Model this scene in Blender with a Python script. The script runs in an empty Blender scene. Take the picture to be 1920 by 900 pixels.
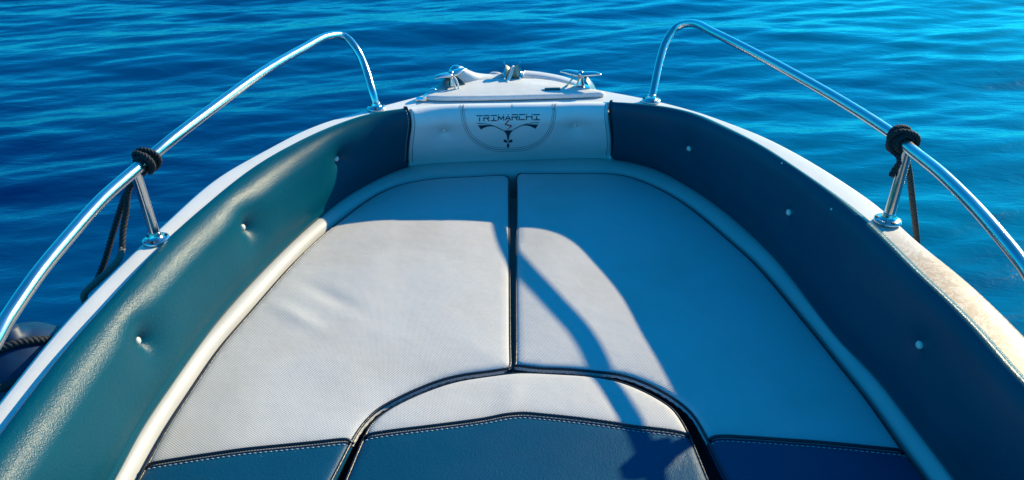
import bpy, bmesh, math, random
import numpy as np
from mathutils import Vector, Matrix
from mathutils.bvhtree import BVHTree
from mathutils.geometry import delaunay_2d_cdt

random.seed(7)
rng = np.random.default_rng(11)
S = bpy.context.scene
COL = S.collection

# ------------------------------------------------------------------ camera
F = 1450.0                      # focal length in pixels of the 1920 wide photograph
PITCH = math.radians(30.0)
ROLL = math.radians(1.3)
CZ = 1.63                       # eye height above the water
cam_data = bpy.data.cameras.new("camera")
cam_data.sensor_width = 36.0
cam_data.lens = F / 1920.0 * 36.0
cam_data.clip_start = 0.02
cam_data.clip_end = 20000.0
cam = bpy.data.objects.new("camera", cam_data)
COL.objects.link(cam)
cam.matrix_world = (Matrix.Translation((0, 0, CZ)) @ Matrix.Rotation(math.radians(90) - PITCH, 4, 'X')
                    @ Matrix.Rotation(-ROLL, 4, 'Z'))
S.camera = cam

# ------------------------------------------------------------------ light
SUN_TO = Vector((1.51, 1.30, 1.0)).normalized()     # direction towards the sun
SUN_EL = math.asin(SUN_TO.z)
SUN_AZ = math.atan2(SUN_TO.x, SUN_TO.y)
world = bpy.data.worlds.new("World")
S.world = world
world.use_nodes = True
nt = world.node_tree
for n in list(nt.nodes):
    nt.nodes.remove(n)
wo = nt.nodes.new("ShaderNodeOutputWorld")
bg = nt.nodes.new("ShaderNodeBackground")
sky = nt.nodes.new("ShaderNodeTexSky")
sky.sky_type = 'NISHITA'
sky.sun_disc = False
sky.sun_elevation = SUN_EL
sky.sun_rotation = SUN_AZ
sky.air_density = 1.0
sky.dust_density = 0.3
sky.ozone_density = 6.0
tint = nt.nodes.new("ShaderNodeMix")
tint.data_type = 'RGBA'
tint.blend_type = 'MULTIPLY'
tint.inputs[0].default_value = 1.0
tint.inputs[7].default_value = (0.02, 0.84, 1.06, 1)     # the saturated, cool rendition of the photograph
nt.links.new(sky.outputs[0], tint.inputs[6])
nt.links.new(tint.outputs[2], bg.inputs[0])
bg.inputs[1].default_value = 0.15
nt.links.new(bg.outputs[0], wo.inputs[0])

sun_data = bpy.data.lights.new("sun", 'SUN')
sun_data.energy = 5.0
sun_data.angle = math.radians(0.6)
sun_data.color = (1.0, 0.83, 0.52)
sun = bpy.data.objects.new("sun", sun_data)
COL.objects.link(sun)
sun.rotation_euler = SUN_TO.to_track_quat('Z', 'Y').to_euler()

S.view_settings.view_transform = 'Standard'
S.view_settings.look = 'None'
S.view_settings.exposure = 0.6
S.view_settings.gamma = 1.0

# ------------------------------------------------------------------ materials
def new_mat(name, base, rough=0.5, metallic=0.0, ior=1.5, coat=0.0, spec=None):
    m = bpy.data.materials.new(name)
    m.use_nodes = True
    b = m.node_tree.nodes["Principled BSDF"]
    b.inputs["Base Color"].default_value = (*base, 1)
    b.inputs["Roughness"].default_value = rough
    b.inputs["Metallic"].default_value = metallic
    b.inputs["IOR"].default_value = ior
    b.inputs["Coat Weight"].default_value = coat
    if spec is not None:
        b.inputs["Specular IOR Level"].default_value = spec
    return m, m.node_tree, b

def N(nt, kind, **inp):
    n = nt.nodes.new(kind)
    for k, v in inp.items():
        n.inputs[k.replace("_", " ")].default_value = v
    return n

def coords(nt, scale=(1, 1, 1), rot=(0, 0, 0)):
    g = nt.nodes.new("ShaderNodeNewGeometry")
    mp = nt.nodes.new("ShaderNodeMapping")
    mp.inputs["Scale"].default_value = scale
    mp.inputs["Rotation"].default_value = rot
    nt.links.new(g.outputs["Position"], mp.inputs["Vector"])
    return mp.outputs["Vector"]

def ramp(nt, src, stops):
    r = nt.nodes.new("ShaderNodeValToRGB")
    e = r.color_ramp.elements
    while len(e) < len(stops):
        e.new(0.5)
    for el, (p, c) in zip(e, stops):
        el.position = p
        el.color = (*c, 1)
    nt.links.new(src, r.inputs[0])
    return r.outputs[0]

def bump(nt, b, src, strength, dist, prev=None):
    bp = nt.nodes.new("ShaderNodeBump")
    bp.inputs["Strength"].default_value = strength
    bp.inputs["Distance"].default_value = dist
    nt.links.new(src, bp.inputs["Height"])
    if prev is not None:
        nt.links.new(prev, bp.inputs["Normal"])
    nt.links.new(bp.outputs[0], b.inputs["Normal"])
    return bp.outputs[0]

def leather(name, c0, c1, rough, grain=420.0, strength=0.28, spec=0.5):
    m, t, b = new_mat(name, c0, rough, spec=spec)
    v = coords(t)
    n1 = N(t, "ShaderNodeTexNoise", Scale=5.0, Detail=5.0, Roughness=0.6)
    t.links.new(v, n1.inputs["Vector"])
    t.links.new(ramp(t, n1.outputs["Fac"], [(0.3, c0), (0.7, c1)]), b.inputs["Base Color"])
    vo = t.nodes.new("ShaderNodeTexVoronoi")
    vo.inputs["Scale"].default_value = grain
    t.links.new(v, vo.inputs["Vector"])
    no = N(t, "ShaderNodeTexNoise", Scale=grain * 0.35, Detail=4.0, Roughness=0.6)
    t.links.new(v, no.inputs["Vector"])
    p = bump(t, b, vo.outputs["Distance"], strength, 0.0012)
    p = bump(t, b, no.outputs["Fac"], strength, 0.0022, p)
    n3 = N(t, "ShaderNodeTexNoise", Scale=14.0, Detail=3.0)
    t.links.new(v, n3.inputs["Vector"])
    bump(t, b, n3.outputs["Fac"], 0.18, 0.004, p)
    r = t.nodes.new("ShaderNodeMapRange")
    r.inputs["To Min"].default_value = rough - 0.07
    r.inputs["To Max"].default_value = rough + 0.09
    t.links.new(n3.outputs["Fac"], r.inputs["Value"])
    t.links.new(r.outputs[0], b.inputs["Roughness"])
    return m

M = {}
M['teal'] = leather("teal_vinyl", (0.0, 0.060, 0.098), (0.0, 0.070, 0.110), 0.31, spec=0.16)
M['navy'] = leather("blue_vinyl", (0.0, 0.055, 0.125), (0.0, 0.062, 0.132), 0.45, spec=0.16)
M['white_vinyl'] = leather("white_vinyl", (0.68, 0.69, 0.69), (0.75, 0.76, 0.75), 0.45, 500.0, 0.3)
M['rim'] = leather("cream_vinyl", (0.45, 0.45, 0.44), (0.50, 0.50, 0.49), 0.5, 500.0, 0.15)

# gelcoat with scuffs and, on the starboard side deck aft, a tan reflection painted into the colour
m, t, b = new_mat("gelcoat", (0.8, 0.8, 0.78), 0.4)
v = coords(t)
n1 = N(t, "ShaderNodeTexNoise", Scale=9.0, Detail=6.0, Roughness=0.65)
t.links.new(v, n1.inputs["Vector"])
basec = ramp(t, n1.outputs["Fac"], [(0.25, (0.64, 0.64, 0.62)), (0.6, (0.71, 0.71, 0.69))])
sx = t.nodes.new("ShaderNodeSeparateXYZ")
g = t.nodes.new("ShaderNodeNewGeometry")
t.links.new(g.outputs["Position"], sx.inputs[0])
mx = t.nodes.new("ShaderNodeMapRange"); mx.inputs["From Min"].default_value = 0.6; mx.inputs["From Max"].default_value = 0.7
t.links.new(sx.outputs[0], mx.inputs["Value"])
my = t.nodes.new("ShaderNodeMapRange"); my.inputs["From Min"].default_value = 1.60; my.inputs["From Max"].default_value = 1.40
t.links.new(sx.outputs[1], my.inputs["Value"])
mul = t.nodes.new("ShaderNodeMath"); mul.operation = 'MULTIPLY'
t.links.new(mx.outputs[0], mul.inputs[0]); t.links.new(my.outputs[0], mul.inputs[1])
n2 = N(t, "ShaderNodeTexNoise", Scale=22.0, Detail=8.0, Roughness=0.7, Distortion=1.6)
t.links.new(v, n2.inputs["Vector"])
painted_reflection = ramp(t, n2.outputs["Fac"], [(0.30, (0.28, 0.13, 0.05)), (0.42, (0.36, 0.21, 0.12)), (0.48, (0.56, 0.48, 0.38)), (0.52, (0.33, 0.20, 0.12)), (0.75, (0.42, 0.30, 0.20))])
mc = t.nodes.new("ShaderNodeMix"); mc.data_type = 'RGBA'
t.links.new(mul.outputs[0], mc.inputs[0]); t.links.new(basec, mc.inputs[6]); t.links.new(painted_reflection, mc.inputs[7])
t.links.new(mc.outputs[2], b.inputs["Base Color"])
n4 = N(t, "ShaderNodeTexNoise", Scale=160.0, Detail=3.0)
t.links.new(v, n4.inputs["Vector"])
bump(t, b, n4.outputs["Fac"], 0.12, 0.001)
M['gel'] = m

# non-skid top of the locker lid
m, t, b = new_mat("nonskid_gelcoat", (0.66, 0.66, 0.65), 0.6)
v = coords(t)
n1 = N(t, "ShaderNodeTexNoise", Scale=350.0, Detail=2.0)
t.links.new(v, n1.inputs["Vector"])
n2 = N(t, "ShaderNodeTexNoise", Scale=16.0, Detail=6.0, Roughness=0.7)
t.links.new(v, n2.inputs["Vector"])
t.links.new(ramp(t, n2.outputs["Fac"], [(0.3, (0.60, 0.60, 0.58)), (0.7, (0.70, 0.70, 0.69))]), b.inputs["Base Color"])
bump(t, b, n1.outputs["Fac"], 0.6, 0.002)
M['nonskid'] = m

# woven mesh cloth of the seat cushions
m, t, b = new_mat("mesh_cloth", (0.5, 0.5, 0.5), 0.75, spec=0.25)
fa = []
for ang in (0.0, math.radians(90)):
    w = t.nodes.new("ShaderNodeTexWave")
    w.bands_direction = 'X'
    w.inputs["Scale"].default_value = 1.0
    w.inputs["Distortion"].default_value = 0.25
    w.inputs["Detail"].default_value = 1.0
    vv = coords(t, (80, 80, 80), (0, 0, math.radians(38) + ang))
    t.links.new(vv, w.inputs["Vector"])
    fa.append(w.outputs["Fac"])
mw = t.nodes.new("ShaderNodeMath"); mw.operation = 'MULTIPLY'
t.links.new(fa[0], mw.inputs[0]); t.links.new(fa[1], mw.inputs[1])
weave = ramp(t, mw.outputs[0], [(0.0, (0.585, 0.58, 0.58)), (0.5, (0.50, 0.50, 0.50)), (1.0, (0.40, 0.41, 0.42))])
v = coords(t)
n1 = N(t, "ShaderNodeTexNoise", Scale=3.2, Detail=5.0, Roughness=0.6)
t.links.new(v, n1.inputs["Vector"])
blot = ramp(t, n1.outputs["Fac"], [(0.25, (0.90, 0.88, 0.84)), (0.5, (1, 1, 1)), (0.72, (0.93, 0.98, 1.0))])
mc = t.nodes.new("ShaderNodeMix"); mc.data_type = 'RGBA'; mc.blend_type = 'MULTIPLY'; mc.inputs[0].default_value = 1
t.links.new(weave, mc.inputs[6]); t.links.new(blot, mc.inputs[7])
t.links.new(mc.outputs[2], b.inputs["Base Color"])
p = bump(t, b, mw.outputs[0], 0.5, 0.0012)
n2 = N(t, "ShaderNodeTexNoise", Scale=9.0, Detail=3.0)
t.links.new(v, n2.inputs["Vector"])
bump(t, b, n2.outputs["Fac"], 0.5, 0.006, p)
M['cloth'] = m

M['piping'] = leather("dark_piping", (0.002, 0.008, 0.020), (0.004, 0.012, 0.028), 0.32, 600, 0.2)
M['band'] = leather("dark_side_band", (0.001, 0.012, 0.026), (0.001, 0.018, 0.034), 0.4, 500, 0.2)
M['thread'] = new_mat("pale_thread", (0.45, 0.50, 0.50), 0.7)[0]
M['greythread'] = new_mat("grey_thread", (0.10, 0.16, 0.20), 0.7)[0]
M['logo'] = new_mat("dark_print", (0.004, 0.035, 0.055), 0.5)[0]
M['logored'] = new_mat("red_print", (0.34, 0.04, 0.06), 0.5)[0]
M['button'] = new_mat("pearl_button", (0.66, 0.64, 0.58), 0.35, coat=0.4)[0]
M['black'] = new_mat("black_rubber", (0.006, 0.008, 0.012), 0.45)[0]
M['whiterope'] = new_mat("white_line", (0.7, 0.7, 0.66), 0.8)[0]
M['drop'] = new_mat("water_drop", (0.5, 0.6, 0.65), 0.05, coat=1.0)[0]

m, t, b = new_mat("polished_steel", (0.62, 0.62, 0.62), 0.09, 1.0)
v = coords(t)
n1 = N(t, "ShaderNodeTexNoise", Scale=30.0, Detail=5.0)
t.links.new(v, n1.inputs["Vector"])
r = t.nodes.new("ShaderNodeMapRange"); r.inputs["To Min"].default_value = 0.14; r.inputs["To Max"].default_value = 0.26
t.links.new(n1.outputs["Fac"], r.inputs["Value"]); t.links.new(r.outputs[0], b.inputs["Roughness"])
bump(t, b, n1.outputs["Fac"], 0.08, 0.002)
M['steel'] = m

m, t, b = new_mat("braided_black_rope", (0.01, 0.012, 0.016), 0.75)
v = coords(t)
n1 = N(t, "ShaderNodeTexNoise", Scale=500.0, Detail=3.0)
t.links.new(v, n1.inputs["Vector"])
t.links.new(ramp(t, n1.outputs["Fac"], [(0.35, (0.006, 0.008, 0.012)), (0.75, (0.035, 0.036, 0.04))]), b.inputs["Base Color"])
bump(t, b, n1.outputs["Fac"], 0.8, 0.002)
M['rope'] = m
m, t, b = new_mat("faded_rope", (0.10, 0.10, 0.09), 0.8)
v = coords(t)
n1 = N(t, "ShaderNodeTexNoise", Scale=400.0, Detail=3.0)
t.links.new(v, n1.inputs["Vector"])
t.links.new(ramp(t, n1.outputs["Fac"], [(0.35, (0.015, 0.016, 0.016)), (0.7, (0.10, 0.095, 0.08))]), b.inputs["Base Color"])
M['oldrope'] = m

m, t, b = new_mat("navy_fender_vinyl", (0.003, 0.035, 0.12), 0.5)
v = coords(t)
n1 = N(t, "ShaderNodeTexNoise", Scale=35.0, Detail=6.0)
t.links.new(v, n1.inputs["Vector"])
t.links.new(ramp(t, n1.outputs["Fac"], [(0.3, (0.0, 0.012, 0.05)), (0.75, (0.0, 0.03, 0.09))]), b.inputs["Base Color"])
M['fender'] = m

M['dullsteel'] = new_mat('dull_steel', (0.22, 0.23, 0.24), 0.3, 1.0)[0]
M['stripedrope'] = new_mat('striped_rope', (0.13, 0.12, 0.11), 0.8)[0]
M['rollermetal'] = new_mat('worn_steel', (0.48, 0.44, 0.32), 0.4, 0.2)[0]

# sea water: dark blue body colour under a reflecting surface
m, t, b = new_mat("sea_water", (0.0, 0.035, 0.12), 0.07, ior=1.34)
v = coords(t, (1.0, 2.1, 1.0), (0, 0, math.radians(9)))
n1 = N(t, "ShaderNodeTexNoise", Scale=0.22, Detail=3.0, Roughness=0.5)
t.links.new(v, n1.inputs["Vector"])
g = t.nodes.new("ShaderNodeNewGeometry")
sx = t.nodes.new("ShaderNodeSeparateXYZ")
t.links.new(g.outputs["Position"], sx.inputs[0])
mr = t.nodes.new("ShaderNodeMapRange")
mr.inputs["From Min"].default_value = -3.5; mr.inputs["From Max"].default_value = 4.0
mr.inputs["To Min"].default_value = -0.28; mr.inputs["To Max"].default_value = 0.28
t.links.new(sx.outputs[0], mr.inputs["Value"])
ad = t.nodes.new("ShaderNodeMath"); ad.operation = 'ADD'
t.links.new(n1.outputs["Fac"], ad.inputs[0]); t.links.new(mr.outputs[0], ad.inputs[1])
t.links.new(ramp(t, ad.outputs[0], [(0.2, (0.0, 0.014, 0.09)), (0.5, (0.0, 0.060, 0.17)), (0.85, (0.0, 0.145, 0.25))]), b.inputs["Base Color"])
n2 = N(t, "ShaderNodeTexNoise", Scale=5.5, Detail=5.0, Roughness=0.55, Distortion=0.4)
t.links.new(v, n2.inputs["Vector"])
bump(t, b, n2.outputs["Fac"], 0.22, 0.03)
M['water'] = m

# ------------------------------------------------------------------ helpers
def mesh_obj(name, verts, faces, mat, parent=None, smooth=True, kind=None):
    me = bpy.data.meshes.new(name)
    me.from_pydata([tuple(map(float, p)) for p in verts], [], [tuple(map(int, f)) for f in faces])
    me.materials.append(M[mat] if isinstance(mat, str) else mat)
    if smooth:
        me.polygons.foreach_set("use_smooth", [True] * len(me.polygons))
    me.update()
    o = bpy.data.objects.new(name, me)
    COL.objects.link(o)
    if parent is not None:
        o.parent = parent
        o.matrix_parent_inverse = parent.matrix_basis.inverted()
    if kind:
        o['kind'] = kind
    return o

def thing(name, label, cat, loc=(0, 0, 0), group=None):
    o = bpy.data.objects.new(name, None)
    o.empty_display_size = 0.1
    o.location = loc
    COL.objects.link(o)
    o['label'] = label
    o['category'] = cat
    if group:
        o['group'] = group
    return o

class MB:
    """collects pieces of one mesh"""
    def __init__(s):
        s.v = []; s.f = []
    def add(s, v, f):
        k = len(s.v)
        s.v += [tuple(p) for p in v]
        s.f += [tuple(i + k for i in q) for q in f]
        return s
    def build(s, name, mat, parent=None, smooth=True, kind=None):
        return mesh_obj(name, s.v, s.f, mat, parent, smooth, kind)

def spline(pts, n, closed=False):
    """Catmull-Rom (centripetal-ish by chord length) resampled to n points"""
    p = np.array(pts, float)
    if closed:
        p = np.vstack([p[-1], p, p[0], p[1]])
    else:
        p = np.vstack([2 * p[0] - p[1], p, 2 * p[-1] - p[-2]])
    out = []
    for i in range(1, len(p) - 2):
        p0, p1, p2, p3 = p[i - 1:i + 3]
        t0 = 0.0
        t1 = t0 + max(np.linalg.norm(p1 - p0), 1e-9) ** .5
        t2 = t1 + max(np.linalg.norm(p2 - p1), 1e-9) ** .5
        t3 = t2 + max(np.linalg.norm(p3 - p2), 1e-9) ** .5
        for t in np.linspace(t1, t2, 24, endpoint=False):
            a1 = (t1 - t) / (t1 - t0) * p0 + (t - t0) / (t1 - t0) * p1
            a2 = (t2 - t) / (t2 - t1) * p1 + (t - t1) / (t2 - t1) * p2
            a3 = (t3 - t) / (t3 - t2) * p2 + (t - t2) / (t3 - t2) * p3
            b1 = (t2 - t) / (t2 - t0) * a1 + (t - t0) / (t2 - t0) * a2
            b2 = (t3 - t) / (t3 - t1) * a2 + (t - t1) / (t3 - t1) * a3
            out.append((t2 - t) / (t2 - t1) * b1 + (t - t1) / (t2 - t1) * b2)
    out.append(p[-2])
    out = np.array(out)
    L = np.concatenate([[0], np.cumsum(np.linalg.norm(np.diff(out, axis=0), axis=1))])
    q = np.linspace(0, L[-1], n)
    return np.stack([np.interp(q, L, out[:, k]) for k in range(out.shape[1])], 1)

def frames(path):
    P_ = np.array(path, float)
    T = np.gradient(P_, axis=0)
    T /= np.linalg.norm(T, axis=1)[:, None] + 1e-12
    up = np.array([0, 0, 1.0]) if abs(T[0][2]) < .9 else np.array([1.0, 0, 0])
    n = np.cross(T[0], up); n /= np.linalg.norm(n)
    Ns = [n]
    for i in range(1, len(P_)):
        n = Ns[-1] - np.dot(Ns[-1], T[i]) * T[i]
        Ns.append(n / (np.linalg.norm(n) + 1e-12))
    Ns = np.array(Ns)
    return P_, T, Ns, np.cross(T, Ns)

def tube(path, r, seg=12, caps=True):
    P_, T, A, B = frames(path)
    rr = np.full(len(P_), r) if np.isscalar(r) else np.array(r)
    v = []; f = []
    for i in range(len(P_)):
        for j in range(seg):
            a = 2 * math.pi * j / seg
            v.append(P_[i] + rr[i] * (math.cos(a) * A[i] + math.sin(a) * B[i]))
    for i in range(len(P_) - 1):
        for j in range(seg):
            j2 = (j + 1) % seg
            f.append((i * seg + j, i * seg + j2, (i + 1) * seg + j2, (i + 1) * seg + j))
    if caps:
        f.append(tuple(range(seg))[::-1])
        f.append(tuple((len(P_) - 1) * seg + j for j in range(seg)))
    return v, f

def twisted(mb, path, r, pitch, strands=3, step=None):
    """laid rope: strands twisted round the path"""
    L = sum(np.linalg.norm(np.array(path[i + 1]) - np.array(path[i])) for i in range(len(path) - 1))
    n = max(12, int(L / (pitch / 10)))
    pts = spline(path, n)
    P_, T, A, B = frames(pts)
    for k in range(strands):
        ph = 2 * math.pi * k / strands
        a = np.linspace(0, L, n) / pitch * 2 * math.pi + ph
        q = P_ + (np.cos(a)[:, None] * A + np.sin(a)[:, None] * B) * r * .48
        mb.add(*tube(q, r * .56, 7))

def lathe(profile, seg=24, centre=(0, 0, 0), M4=None):
    v = []; f = []
    for (r, z) in profile:
        for j in range(seg):
            a = 2 * math.pi * j / seg
            v.append(Vector((r * math.cos(a), r * math.sin(a), z)))
    for i in range(len(profile) - 1):
        for j in range(seg):
            j2 = (j + 1) % seg
            f.append((i * seg + j, i * seg + j2, (i + 1) * seg + j2, (i + 1) * seg + j))
    f.append(tuple(range(seg))[::-1])
    f.append(tuple((len(profile) - 1) * seg + j for j in range(seg)))
    X = (M4 if M4 is not None else Matrix.Identity(4))
    X = Matrix.Translation(centre) @ X
    return [X @ p for p in v], f

def box(cx, cy, cz, sx_, sy, sz, M4=None):
    v = [Vector((cx + a * sx_ / 2, cy + b_ * sy / 2, cz + c * sz / 2)) for a in (-1, 1) for b_ in (-1, 1) for c in (-1, 1)]
    if M4 is not None:
        v = [M4 @ p for p in v]
    f = [(0, 1, 3, 2), (4, 6, 7, 5), (0, 4, 5, 1), (2, 3, 7, 6), (0, 2, 6, 4), (1, 5, 7, 3)]
    return v, f

# measured outlines of the boat: sighted points turned into places on its levels
def ray(px, py):
    x = (px - 960) / F; y = -(py - 450) / F
    c, s = math.cos(ROLL), math.sin(ROLL)
    x, y = x * c + y * s, -x * s + y * c
    return np.array([x, math.cos(PITCH) + y * math.sin(PITCH), -math.sin(PITCH) + y * math.cos(PITCH)])

def P(px, py, z):
    d = ray(px, py)
    k = (z - CZ) / d[2]
    return np.array([d[0] * k, d[1] * k, z])

DECK, BOTZ, SEATZ = 0.740, 0.535, 0.520
OUTP = [(-200, 1000), (0, 742), (100, 620), (200, 515), (300, 421), (400, 334), (484, 285), (589, 233), (693, 202), (784, 178), (850, 160), (905, 149), (960, 146), (1015, 147), (1060, 154), (1113, 164), (1211, 182), (1300, 204), (1367, 227), (1433, 253), (1500, 287), (1578, 334), (1649, 383), (1724, 450), (1800, 510), (1849, 553), (1920, 622), (2100, 810)]
INP = [(0, 804), (111, 662), (200, 562), (289, 468), (373, 392), (467, 317), (582, 250), (678, 213), (747, 201), (811, 193), (900, 191), (1020, 190), (1155, 190), (1233, 196), (1300, 209), (1367, 236), (1433, 267), (1489, 300), (1578, 359), (1622, 392), (1676, 441), (1733, 497), (1800, 557), (1858, 614), (1920, 684)]
BOTP = [(220, 900), (267, 811), (320, 731), (400, 618), (440, 570), (511, 494), (589, 420), (656, 367), (722, 331), (767, 313), (833, 307), (900, 304), (1000, 301), (1100, 298), (1144, 299), (1189, 307), (1233, 320), (1278, 344), (1331, 378), (1389, 424), (1464, 500), (1533, 592), (1578, 648), (1631, 700), (1707, 797), (1784, 900)]
PIPP = [(253, 900), (302, 811), (356, 727), (409, 650), (467, 583), (533, 508), (589, 451), (642, 407), (700, 367), (753, 344), (811, 334), (900, 329), (960, 326), (1030, 324), (1100, 324), (1158, 325), (1198, 336), (1247, 358), (1300, 391), (1367, 447), (1424, 498), (1511, 601), (1573, 678), (1631, 749), (1698, 844), (1742, 900)]
X0, Y0, RS = 0.01, 1.5, 0.8
def key(x, y):
    return np.where(y >= Y0, np.arctan2(x - X0, y - Y0), np.sign(x - X0) * (math.pi / 2 + (Y0 - y) / RS))

class Rail2D:
    """outline as a function of the station k running port aft -> bow -> starboard aft"""
    def __init__(s, pts, z, aft):
        q = [P(p[0], p[1], p[2] if len(p) == 3 else z)[:2] for p in pts]
        q = [(aft[0], -1.2), (aft[0], 0.3)] + [tuple(p) for p in q] + [(aft[1], 0.3), (aft[1], -1.2)]
        d = spline(q, 1600)
        # light smoothing
        ker = np.hanning(31); ker /= ker.sum()
        for c in range(2):
            e = np.pad(d[:, c], 15, mode='edge')
            d[:, c] = np.convolve(e, ker, 'valid')
        k = key(d[:, 0], d[:, 1])
        o = np.argsort(k)
        s.k, s.x, s.y = k[o], d[o, 0], d[o, 1]
    def __call__(s, k):
        return np.stack([np.interp(k, s.k, s.x), np.interp(k, s.k, s.y)], -1)
    def normal(s, k):
        t_ = s(k + .03) - s(k - .03)
        n = np.stack([-t_[..., 1], t_[..., 0]], -1)
        return n / (np.linalg.norm(n, axis=-1)[..., None] + 1e-9)     # outboard

def kmax(y):
    return math.pi / 2 + (Y0 - y) / RS
R_out = Rail2D(OUTP, DECK, (-0.88, 0.95))
def crest_up(k):
    u = np.clip((np.abs(k) - .45) / .75, 0, 1)
    e = u * u * (3 - 2 * u)
    return np.where(k > 0, .010 + .028 * e, .008 - .020 * e)
_inp = [(a, b_, DECK + .024 + float(crest_up(key(*P(a, b_, DECK + .02)[:2])))) for a, b_ in INP]
R_in = Rail2D(_inp, None, (-0.82, 0.88))
R_bot = Rail2D(BOTP, BOTZ, (-0.76, 0.80))
R_pip = Rail2D(PIPP, SEATZ, (-0.72, 0.755))
AFT = -0.6
KA = kmax(AFT)

def loft(kk, prof):
    """kk: stations; prof(k array) -> list of (n,3) arrays"""
    cols = prof(kk)
    n, m_ = len(kk), len(cols)
    v = np.stack(cols, 1).reshape(-1, 3)
    f = [(i * m_ + j, (i + 1) * m_ + j, (i + 1) * m_ + j + 1, i * m_ + j + 1) for i in range(n - 1) for j in range(m_ - 1)]
    return v, f

def lift(xy, z):
    return np.concatenate([xy, np.full((len(xy), 1), z) if np.isscalar(z) else np.array(z)[:, None]], 1)

# ------------------------------------------------------------------ sea
def axis(lo, hi, step, far, ratio):
    a = list(np.arange(lo, hi + 1e-6, step))
    s_ = step; p = a[-1]
    while p < far:
        s_ *= ratio; p += s_; a.append(p)
    s_ = step; p = a[0]; L = []
    while p > -far:
        s_ *= ratio; p -= s_; L.append(p)
    return np.array(L[::-1] + a)
xs = axis(-7.0, 7.0, 0.032, 6000, 1.16)
ys = axis(0.2, 9.5, 0.026, 6000, 1.16)
X, Y = np.meshgrid(xs, ys)
SX = np.gradient(xs); SY = np.gradient(ys)
SP = np.maximum(*np.meshgrid(SX, SY))
Z = np.zeros_like(X)
wind = math.radians(-78)           # waves run towards the camera, crests lie nearly across the view
for i in range(190):
    lam = 0.14 * (24.0 ** (rng.random() ** 1.25))
    th = wind + rng.normal(0, 0.26 if lam > .8 else 0.36)
    kx, ky = math.cos(th) * 2 * math.pi / lam, math.sin(th) * 2 * math.pi / lam
    amp = 0.00145 * lam ** 0.85 if lam < .7 else 0.0015 * lam ** 0.6
    fade = np.clip(1.6 - SP * 5 / lam, 0, 1)
    ph = kx * X + ky * Y + rng.random() * 6.283
    Z += amp * fade * (np.sin(ph) + .18 * np.sin(2 * ph + 1.2))
Z -= Z.mean()
nx, ny = len(xs), len(ys)
vs = np.stack([X.ravel(), Y.ravel(), Z.ravel()], 1)
ii = (np.arange(ny - 1)[:, None] * nx + np.arange(nx - 1)[None]).ravel()
fc = np.stack([ii, ii + 1, ii + nx + 1, ii + nx], 1)
me = bpy.data.meshes.new("water")
me.vertices.add(len(vs)); me.vertices.foreach_set("co", vs.ravel())
me.loops.add(len(fc) * 4); me.loops.foreach_set("vertex_index", fc.ravel().astype(np.int32))
me.polygons.add(len(fc)); me.polygons.foreach_set("loop_start", np.arange(0, len(fc) * 4, 4, dtype=np.int32))
me.polygons.foreach_set("loop_total", np.full(len(fc), 4, np.int32))
me.polygons.foreach_set("use_smooth", np.ones(len(fc), bool))
me.update(calc_edges=True)
me.materials.append(M['water'])
water = bpy.data.objects.new("water", me)
COL.objects.link(water)
water['kind'] = 'structure'

# ------------------------------------------------------------------ the boat
boat = thing("motorboat", "white open motorboat bow with steel rails, seen from its cockpit on blue sea", "boat", (0, 0, 0))
kk = np.linspace(-KA, KA, 500)

def hull_prof(k):
    a = R_out(k); n = R_out.normal(k)
    c = [lift(a + n * g_, z) for g_, z in ((-.012, DECK - .002), (-.003, DECK - .006), (.004, DECK - .018), (.006, DECK - .04), (.002, DECK - .075), (-.012, DECK - .085), (-.03, DECK - .2), (-.07, .35), (-.13, .12), (-.22, -.15))]
    return c
v, f = loft(kk, hull_prof)
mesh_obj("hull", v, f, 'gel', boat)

def deck_prof(k):
    a = R_out(k); n = R_out.normal(k); b_ = R_in(k) + R_in.normal(k) * .0
    inner = b_ - R_in.normal(k) * .012
    cols = []
    cr = .0012
    o = a + n * -.012
    for u in np.linspace(0, 1, 9):
        cols.append(lift(o * (1 - u) + inner * u, DECK - .002 + cr * math.sin(math.pi * min(1, u * 1.2) ** .6) if u < .99 else DECK - .004))
    return cols
v, f = loft(kk, deck_prof)
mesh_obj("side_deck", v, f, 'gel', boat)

def coam_prof(k):     # white liner behind the backrests down to the seat level
    b_ = R_in(k) - R_in.normal(k) * .012; c_ = R_bot(k) + R_bot.normal(k) * .02
    return [lift(b_, DECK - .006), lift(b_ * .5 + c_ * .5, .62), lift(c_, .50), lift(R_pip(k) + R_pip.normal(k) * .01, .40), lift(R_pip(k) * [.8, 1], .40)]
v, f = loft(kk, coam_prof)
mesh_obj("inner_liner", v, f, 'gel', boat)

def rim_prof(k):
    o = R_bot(k) + R_bot.normal(k) * .010; i_ = R_pip(k) + R_pip.normal(k) * .006
    nn = R_pip.normal(k)
    cols = [lift(o, BOTZ - .012), lift(o, BOTZ - .002)]
    for u, dz in ((.12, .002), (.3, .003), (.5, .001), (.7, -.004), (.85, -.010), (.95, -.020), (1.0, -.035)):
        cols.append(lift(o * (1 - u) + i_ * u, BOTZ + dz))
    cols.append(lift(i_, .42))
    return cols
v, f = loft(kk, rim_prof)
rim = mesh_obj("seat_surround", v, f, 'rim', boat)

# cockpit sole and the seat box below the cushions
sv = [lift(R_pip(kk) * [.96, 1], .10)]
ring = [tuple(p) for p in sv[0]]
mesh_obj("cockpit_floor", ring, [tuple(range(len(ring)))[::-1]], 'gel', boat, smooth=False)

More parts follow.
